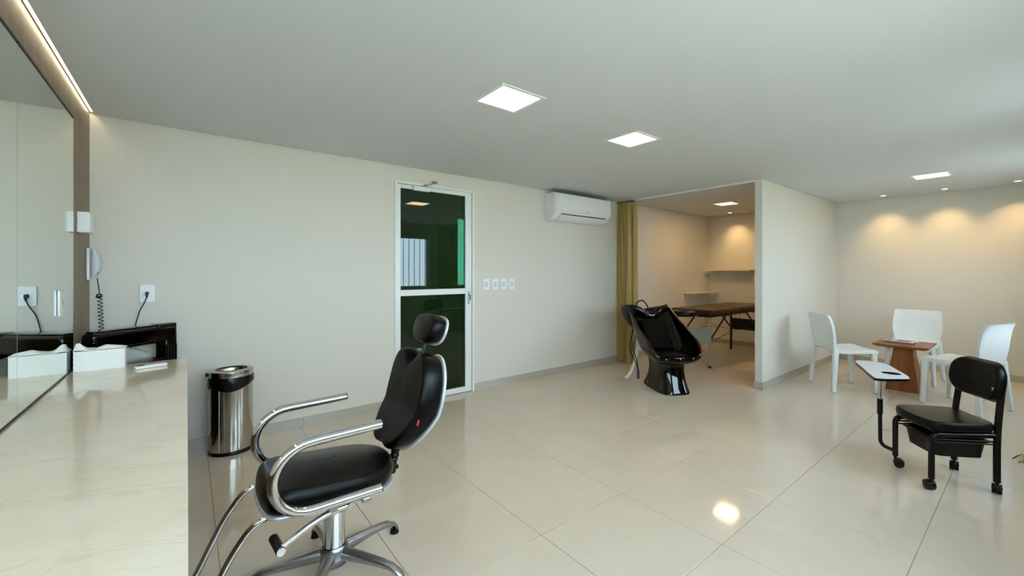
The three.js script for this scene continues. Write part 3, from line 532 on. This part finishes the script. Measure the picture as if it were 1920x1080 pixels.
// ---------------------------------------------------------------- hair washing chair (local +z forward)
{
  const t = thing('hair_wash_chair', 'glossy black fibreglass hair washing chair with basin', 'wash chair', P(4.03, 2.675, 0), face(-0.5, -0.866));
  // seat shell: U sections from the lip to the neck
  const S = [[0.315, 0.385, 0.2, 0.405, 0.318], [0.285, 0.352, 0.235, 0.43, 0.3], [0.22, 0.34, 0.258, 0.485, 0.25], [0.12, 0.335, 0.27, 0.54, 0.17], [0.0, 0.34, 0.272, 0.59, 0.06], [-0.1, 0.37, 0.27, 0.64, -0.05], [-0.19, 0.45, 0.265, 0.695, -0.15], [-0.27, 0.55, 0.258, 0.745, -0.24], [-0.34, 0.66, 0.25, 0.79, -0.32], [-0.4, 0.755, 0.245, 0.83, -0.385], [-0.43, 0.79, 0.24, 0.85, -0.425]];
  const fine = []; { const N = 44; for (let i = 0; i <= N; i++) { const f = i / N * (S.length - 1), k = Math.min(S.length - 2, Math.floor(f)), u = f - k, A = S[Math.max(0, k - 1)], B = S[k], C = S[k + 1], E = S[Math.min(S.length - 1, k + 2)]; fine.push(B.map((b, q) => 0.5 * (2 * b + (C[q] - A[q]) * u + (2 * A[q] - 5 * b + 4 * C[q] - E[q]) * u * u + (3 * b - A[q] - 3 * C[q] + E[q]) * u ** 3))); } }
  const rings = fine.map(([zb, yb, hw, yr, zr]) => {
    const inner = [], outer = [];
    for (let k = 0; k <= 28; k++) { const a = (k / 28 - 0.5) * Math.PI, s = Math.sign(Math.sin(a)) * Math.abs(Math.sin(a)) ** 0.75, kk = 1 - Math.max(0, Math.cos(a)) ** 0.7;
      inner.push(v3(hw * s, yb + (yr - yb) * kk, zb + (zr - zb) * kk)); const o = 0.03; outer.push(v3((hw + 0.024) * s, yb - o * 1.3 + (yr - 0.004 - yb + o * 1.3) * kk, zb + (zr - zb) * kk + (1 - kk) * 0.004)); }
    return [...inner, ...outer.reverse()];
  });
  obj('seat_shell', loft(rings), M.blackGloss, t);
  // basin behind the neck
  const prof = [[0.02, 0.56, 0], [0.12, 0.565, 0], [0.2, 0.62, 0.1], [0.27, 0.74, 0.6], [0.3, 0.83, 1], [0.3, 0.868, 1], [0.28, 0.882, 1], [0.255, 0.868, 1], [0.235, 0.83, 0.9], [0.2, 0.72, 0.4], [0.13, 0.66, 0.05], [0.02, 0.655, 0]];
  const bowl = prof.map(([r, y, w]) => { const row = []; for (let k = 0; k < 56; k++) { let a = k / 56 * 2 * Math.PI; const d = Math.abs(a > Math.PI ? a - 2 * Math.PI : a), dip = Math.exp(-((d / 0.42) ** 2)); row.push(v3(Math.sin(a) * r * 0.98, y - w * (0.1 * dip) - w * 0.05 * Math.max(0, d - 1.2), -0.575 + Math.cos(a) * r * 0.8)); } return row; });
  obj('basin', loft(bowl), M.blackGloss, t);
  // pedestal
  const ped = [[0, 0.175, 0.315, -0.31], [0.02, 0.172, 0.312, -0.305], [0.06, 0.158, 0.292, -0.275], [0.13, 0.146, 0.262, -0.235], [0.22, 0.14, 0.235, -0.21], [0.29, 0.148, 0.23, -0.21], [0.34, 0.165, 0.235, -0.22], [0.375, 0.185, 0.22, -0.2]].map(([y, hw, z1, z0]) => { const row = []; for (let k = 0; k < 48; k++) { const a = k / 48 * 2 * Math.PI, c = Math.cos(a), s = Math.sin(a), sp = (q) => Math.sign(q) * Math.abs(q) ** 0.55; row.push(v3(hw * sp(c), y + 0.001, (z0 + z1) / 2 + (z1 - z0) / 2 * sp(s))); } return row; });
  obj('pedestal', loft(ped), M.blackGloss, t);
  // neck of shell joining pedestal and basin at the rear
  obj('rear_support', loft([[0.3, 0.13, -0.05, -0.2], [0.42, 0.13, -0.14, -0.3], [0.52, 0.14, -0.25, -0.45], [0.6, 0.15, -0.35, -0.6]].map(([y, hw, z1, z0]) => { const row = []; for (let k = 0; k < 24; k++) { const a = k / 24 * 2 * Math.PI; row.push(v3(hw * Math.cos(a), y, (z0 + z1) / 2 + (z1 - z0) / 2 * Math.sin(a))); } return row; })), M.blackGloss, t);
  const cushion = (name, list, hw, th) => { const c = list.map(([z, y, nz, ny]) => { const row = []; for (let k = 0; k < 24; k++) { const a = k / 24 * 2 * Math.PI, sx = Math.sign(Math.cos(a)) * Math.abs(Math.cos(a)) ** 0.4, sy = Math.sign(Math.sin(a)) * Math.abs(Math.sin(a)) ** 0.6; row.push(v3(hw * sx, y + ny * th * sy, z + nz * th * sy)); } return row; }); return obj(name, loft(c), M.leather, t); };
  cushion('seat_cushion', [[0.24, 0.365, 0, 1], [0.22, 0.37, 0, 1], [0.1, 0.37, 0, 1], [-0.02, 0.372, 0, 1], [-0.04, 0.372, 0, 1]], 0.165, 0.026);
  cushion('back_cushion', [[-0.09, 0.41, 0.75, 0.66], [-0.1, 0.425, 0.75, 0.66], [-0.19, 0.52, 0.76, 0.65], [-0.27, 0.62, 0.77, 0.63], [-0.33, 0.70, 0.78, 0.62], [-0.335, 0.71, 0.78, 0.62]], 0.15, 0.022);
  obj('neck_rest', tube(smooth([v3(-0.12, 0.83, -0.41), v3(-0.05, 0.785, -0.4), v3(0.05, 0.785, -0.4), v3(0.12, 0.83, -0.41)], 20), 0.022, 12), M.leather, t);
  obj('hand_shower', [tube(smooth([v3(-0.1, 0.8, -0.62), v3(-0.07, 0.9, -0.6), v3(-0.02, 0.92, -0.57), v3(0.02, 0.86, -0.53), v3(0.04, 0.8, -0.52)], 24), 0.009, 8)], M.dark, t);
  for (const [z, x] of [[0.307, -0.15], [0.318, 0.0], [0.307, 0.15]]) obj('bolt', new THREE.SphereGeometry(0.008, 10, 8).translate(x, 0.375, z + 0.012), M.chrome, t);
  obj('drain_hose', tube(smooth([v3(-0.05, 0.56, -0.6), v3(-0.08, 0.35, -0.58), v3(-0.16, 0.16, -0.5), v3(-0.27, 0.03, -0.42), v3(-0.31, 0.021, -0.4)], 30), 0.019, 12), M.whitePlastic, t);
  for (const [dx, m] of [[0, M.blue], [0.05, M.dark]]) { const h = obj('supply_hose', tube(smooth([v3(-0.12 - dx, 0.58, -0.5), v3(-0.2 - dx, 0.36, -0.42), v3(-0.19 - dx * 0.4, 0.22, -0.34), v3(-0.19, 0.12, -0.3)], 24), 0.006, 8), M.dark, t); obj('connector', tube([v3(-0.19, 0.13, -0.3 - dx * 0.3), v3(-0.188, 0.03, -0.3 - dx * 0.3)], 0.012, 10), m, h); }
}

// ---------------------------------------------------------------- white chairs, wooden table, magazines
function whiteChair(label, X, D, fX, fD) {
  const t = thing('plastic_chair', label, 'chair', P(X, D, 0), face(fX, fD), 'white plastic chairs round the wooden table');
  const slab = (x0, y0, z0, w0, d0, x1, y1, z1, w1, d1) => loft([[x0, y0, z0, w0, d0], [(x0 + x1) / 2, (y0 + y1) / 2, (z0 + z1) / 2, (w0 + w1) / 2, (d0 + d1) / 2], [x1, y1, z1, w1, d1]].map(([x, y, z, w, d]) => { const r = []; for (const [a, b] of [[-1, -0.7], [-0.7, -1], [0.7, -1], [1, -0.7], [1, 0.7], [0.7, 1], [-0.7, 1], [-1, 0.7]]) r.push(v3(x + a * w / 2, y, z + b * d / 2)); return r; }), { crease: 0.9 });
  for (const s of [-1, 1]) {
    const f = obj('leg', slab(s * 0.213, 0.004, 0.213, 0.034, 0.036, s * 0.195, 0.43, 0.19, 0.05, 0.055), M.whitePlastic, t); obj('foot_pad', box(0.024, 0.005, 0.026, s * 0.213, 0.0025, 0.213), M.black, f);
    const b = obj('leg', slab(s * 0.238, 0.004, -0.225, 0.034, 0.04, s * 0.2, 0.46, -0.185, 0.045, 0.055), M.whitePlastic, t); obj('foot_pad', box(0.024, 0.005, 0.03, s * 0.238, 0.0025, -0.225), M.black, b);
  }
  const seat = []; const sp = [[0.235, 0.425, 0.2], [0.23, 0.448, 0.215], [0.2, 0.456, 0.222], [0.05, 0.45, 0.222], [-0.1, 0.445, 0.212], [-0.2, 0.452, 0.205]];
  for (const [z, y, hw] of sp) { const up = [], dn = []; for (let k = 0; k <= 12; k++) { const u = k / 6 - 1; up.push(v3(u * hw, y - 0.008 * (1 - u * u) - (Math.abs(u) > 0.95 ? 0.008 : 0), z)); dn.push(v3(u * hw, y - 0.022 - (Math.abs(u) > 0.8 ? 0.018 : 0), z)); } seat.push([...up, ...dn.reverse()]); }
  obj('seat', loft(seat, { crease: 0.9 }), M.whitePlastic, t);
  const back = []; const bp = [[0.43, 0.2, -0.185, 0.0], [0.5, 0.213, -0.192, 0.012], [0.58, 0.228, -0.2, 0.02], [0.66, 0.226, -0.21, 0.024], [0.74, 0.219, -0.225, 0.022], [0.795, 0.212, -0.245, 0.016], [0.81, 0.208, -0.258, 0.012]];
  for (const [y, hw, z, c] of bp) { const fr = [], re = []; for (let k = 0; k <= 14; k++) { const u = k / 7 - 1, dz = -c * (1 - u * u) + (Math.abs(u) > 0.9 ? 0.006 : 0); fr.push(v3(u * hw, y, z + dz)); re.push(v3(u * hw, y, z + dz - 0.014 - (Math.abs(u) > 0.85 ? 0.012 : 0))); } back.push([...fr, ...re.reverse()]); }
  obj('backrest', loft(back, { crease: 0.9 }), M.whitePlastic, t);
  return t;
}
whiteChair('white plastic chair nearest the partition, turned sideways, left of the wooden table', 5.53, 1.41, 0.69, -0.72);
whiteChair('white plastic chair behind the wooden table with its back to the end wall', 6.535, 0.97, -1, 0.02);
whiteChair('white plastic chair partly hidden behind the black wheeled chair', 5.61, 0.47, 0.36, 0.93);
{
  const t = thing('side_table', 'low square wooden side table on a flared pedestal', 'table', P(5.955, 0.955, 0));
  const sq = (w, d, y) => [[-1, -1], [1, -1], [1, 1], [-1, 1]].map(([a, b]) => v3(a * w / 2, y, b * d / 2));
  obj('tabletop', uvMetres(loft([sq(0.42, 0.38, 0.466), sq(0.5, 0.46, 0.486), sq(0.504, 0.464, 0.49), sq(0.504, 0.464, 0.498), sq(0.5, 0.46, 0.5)], { crease: 0.3 })), M.oak, t);
  obj('pedestal', uvMetres(loft([sq(0.295, 0.275, 0.001), sq(0.295, 0.275, 0.008), sq(0.16, 0.155, 0.466)], { crease: 0.3 })), M.oak, t);
}
[['magazine with pinkish cover at the bottom of the table stack', 0, 0, 0.02, 0xb98f86, 0.008], ['dark magazine in the middle of the table stack', 0.012, 0.008, 0.2, 0x4a4a52, 0.006], ['pale magazine on top of the table stack', -0.006, 0.012, -0.12, 0xc9c3c4, 0.005]].reduce((y, [label, dx, dz, a, col, th]) => {
  const t = thing('magazine', label, 'magazine', P(5.97 + dx, 0.985 + dz, y), a, 'magazines on the wooden table');
  obj('pages', box(0.196, th - 0.0016, 0.262, 0.001, th / 2, 0), M.whitePaper, t);
  obj('cover', [box(0.2, 0.0008, 0.266, 0, th - 0.0004, 0), box(0.2, 0.0008, 0.266, 0, 0.0004, 0), box(0.0012, th, 0.266, -0.1, th / 2, 0)], std(col, 0.3), t);
  obj('cover_print', [box(0.12, 0.0004, 0.12, 0.02, th + 0.0001, 0.03), box(0.15, 0.0004, 0.03, 0, th + 0.0001, -0.09)], std(col === 0x4a4a52 ? 0x8f8890 : 0x7a5c62, 0.4), t);
  return y + th + 0.0005;
}, 0.5003);

// ---------------------------------------------------------------- wheeled manicure chair (local +z forward)
{
  const t = thing('wheeled_manicure_chair', 'low black wheeled manicure chair with backrest, side tray and drawer', 'chair', P(3.54, 0.383, 0), face(-0.66, 0.75));
  const wheel = new THREE.CylinderGeometry(0.027, 0.027, 0.021, 24).rotateZ(Math.PI / 2), fork = join([new THREE.SphereGeometry(0.03, 20, 10, 0, 2 * Math.PI, 0, Math.PI / 2).scale(0.8, 0.95, 1).translate(0, 0.029, 0), cyl(0.008, 0.008, 0.03, 0, 0.05, 0.018, 12)]);
  const caster = (x, z, turn) => { const c = obj('caster', fork, M.black, t); c.position.set(x - 0.018 * Math.sin(turn), 0, z - 0.018 * Math.cos(turn)); c.rotation.y = turn; for (const s of [-1, 1]) { const w = obj('wheel', wheel, M.black, c); w.position.set(s * 0.0107, 0.0275, 0); } };
  for (const s of [-1, 1]) {
    obj('front_leg', tube(fillet([v3(s * 0.155, 0.07, 0.172), v3(s * 0.155, 0.325, 0.172), v3(s * 0.15, 0.335, -0.15)], 0.04), 0.0155, 14), M.black, t);
    obj('rear_post', tube(fillet([v3(s * 0.15, 0.07, -0.165), v3(s * 0.15, 0.35, -0.165), v3(s * 0.14, 0.68, -0.205)], 0.12), 0.0165, 14), M.black, t);
    caster(s * 0.155, 0.172, 0.5 + s); caster(s * 0.15, -0.165, 0.9);
  }
  obj('seat_frame', [tube([v3(-0.15, 0.335, -0.15), v3(0.15, 0.335, -0.15)], 0.01), tube([v3(-0.15, 0.335, 0.12), v3(0.15, 0.335, 0.12)], 0.01), tube([v3(0.155, 0.3, 0.172), v3(0.15, 0.3, -0.165)], 0.006), tube([v3(-0.155, 0.3, 0.172), v3(-0.15, 0.3, -0.165)], 0.006), box(0.31, 0.006, 0.33, 0, 0.346, 0)], M.black, t);
  obj('seat_cushion', cushion([[-0.16, 0.165], [-0.08, 0.195], [0, 0.2], [0.08, 0.195], [0.16, 0.165], [0.178, 0.09], [0.175, -0.02], [0.16, -0.13], [0.13, -0.165], [0, -0.17], [-0.13, -0.165], [-0.16, -0.13], [-0.175, -0.02], [-0.178, 0.09]].map(([x, y]) => [x, -y]), 0.055, 0.014, 0.006).rotateX(-Math.PI / 2).translate(0, 0.377, 0), M.leather, t);
  const RR = roundRect(0.36, 0.225, 0.095).getSpacedPoints(28).slice(0, -1).map((q) => [q.x, q.y]);
  const b = obj('backrest', cushion(RR, 0.055, 0.02, 0.006, (v) => { v.z += 0.7 * v.x * v.x; }).rotateX(-0.12).translate(0, 0.63, -0.195), M.leather, t);
  obj('piping', (() => { const pts = []; const c = roundRect(0.362, 0.227, 0.095).getPoints(14); for (const q of c) { pts.push(v3(q.x, q.y, -0.012 + 0.7 * q.x * q.x)); } pts.push(pts[0].clone()); return tube(pts, 0.003, 6).rotateX(-0.12).translate(0, 0.63, -0.195); })(), M.black, b);
  obj('care_tag', box(0.012, 0.02, 0.001, 0.145, 0.6, -0.148), M.trim, b);
  // drawer tray under the seat
  const ring = (w, d, y) => { const r = []; for (let k = 0; k < 32; k++) { const a = k / 32 * 2 * Math.PI, c = Math.cos(a), s = Math.sin(a), sp = (q) => Math.sign(q) * Math.abs(q) ** 0.3; r.push(v3(sp(c) * w, y, sp(s) * d)); } return r; };
  const dr = obj('drawer', loft([ring(0.115, 0.125, 0.188), ring(0.12, 0.13, 0.19), ring(0.132, 0.145, 0.285), ring(0.146, 0.16, 0.287), ring(0.146, 0.16, 0.294), ring(0.128, 0.14, 0.294), ring(0.116, 0.126, 0.196)]), M.black, t);
  obj('drawer_rail', [tube([v3(0.15, 0.283, 0.172), v3(0.148, 0.283, -0.165)], 0.005, 8), tube([v3(-0.15, 0.283, 0.172), v3(-0.148, 0.283, -0.165)], 0.005, 8)], M.black, dr);
  // tray on its swivel post: placed in plan, then brought into the chair's frame
  const inv = (X, D, y) => { const a = face(-0.66, 0.75), dx = X - 3.54, dz = -(D - 0.383); return v3(dx * Math.cos(a) - dz * Math.sin(a), y, dx * Math.sin(a) + dz * Math.cos(a)); };
  obj('tray_arm', tube(fillet([v3(-0.155, 0.1, 0.172), inv(3.52, 0.688, 0.125), inv(3.52, 0.69, 0.36)], 0.05), 0.0115, 12), M.black, t);
  obj('tray_sleeve', tube([inv(3.52, 0.69, 0.33), inv(3.52, 0.69, 0.43)], 0.016, 14), M.black, t);
  obj('tray_post', tube([inv(3.52, 0.69, 0.42), inv(3.52, 0.69, 0.568)], 0.009, 12), M.chrome, t);
  const plan = [[3.96, 0.925], [4.0, 0.91], [4.03, 0.83], [4.0, 0.755], [3.82, 0.655], [3.6, 0.553], [3.565, 0.553], [3.5, 0.605], [3.44, 0.665], [3.43, 0.695], [3.47, 0.72], [3.7, 0.82]].map(([X, D]) => inv(X, D, 0));
  const ts = outline(plan.map((q) => [q.x, -q.z])); const cup = inv(3.66, 0.658, 0); const hole = new THREE.Path(); hole.absarc(cup.x, -cup.z, 0.056, 0, 2 * Math.PI, true); ts.holes.push(hole);
  const tray = obj('tray_top', new THREE.ExtrudeGeometry(ts, { depth: 0.004, bevelEnabled: false, curveSegments: 24 }).rotateX(-Math.PI / 2).translate(0, 0.5805, 0), M.laminate, t);
  const es = outline(plan.map((q) => [q.x, -q.z])), eh = new THREE.Path(); eh.absarc(cup.x, -cup.z, 0.072, 0, 2 * Math.PI, true); es.holes.push(eh);
  obj('tray_edge', new THREE.ExtrudeGeometry(es, { depth: 0.014, bevelEnabled: true, bevelThickness: 0.0015, bevelSize: 0.003, bevelOffset: 0, bevelSegments: 2, curveSegments: 24 }).rotateX(-Math.PI / 2).translate(0, 0.565, 0), M.black, tray);
}
{ // stray cord end at the right edge
  const t = thing('yellow_black_cord', 'short yellow and black cord lying on the floor at right edge', 'cord', P(4.30, 0.09, 0));
  obj('yellow_strand', tube(smooth([v3(-0.07, 0.006, 0), v3(-0.02, 0.012, 0.012), v3(0.05, 0.006, 0.02), v3(0.14, 0.006, 0.01)], 20), 0.0055, 8), M.yellow, t);
  obj('black_strand', [tube(smooth([v3(-0.06, 0.005, 0.02), v3(0, 0.006, 0.028), v3(0.1, 0.005, 0.035)], 16), 0.0035, 8), tube(smooth([v3(-0.02, 0.005, -0.03), v3(0.03, 0.012, -0.015), v3(0.1, 0.005, 0.0)], 16), 0.0035, 8)], M.dark, t);
}

renderer.render(scene, camera);
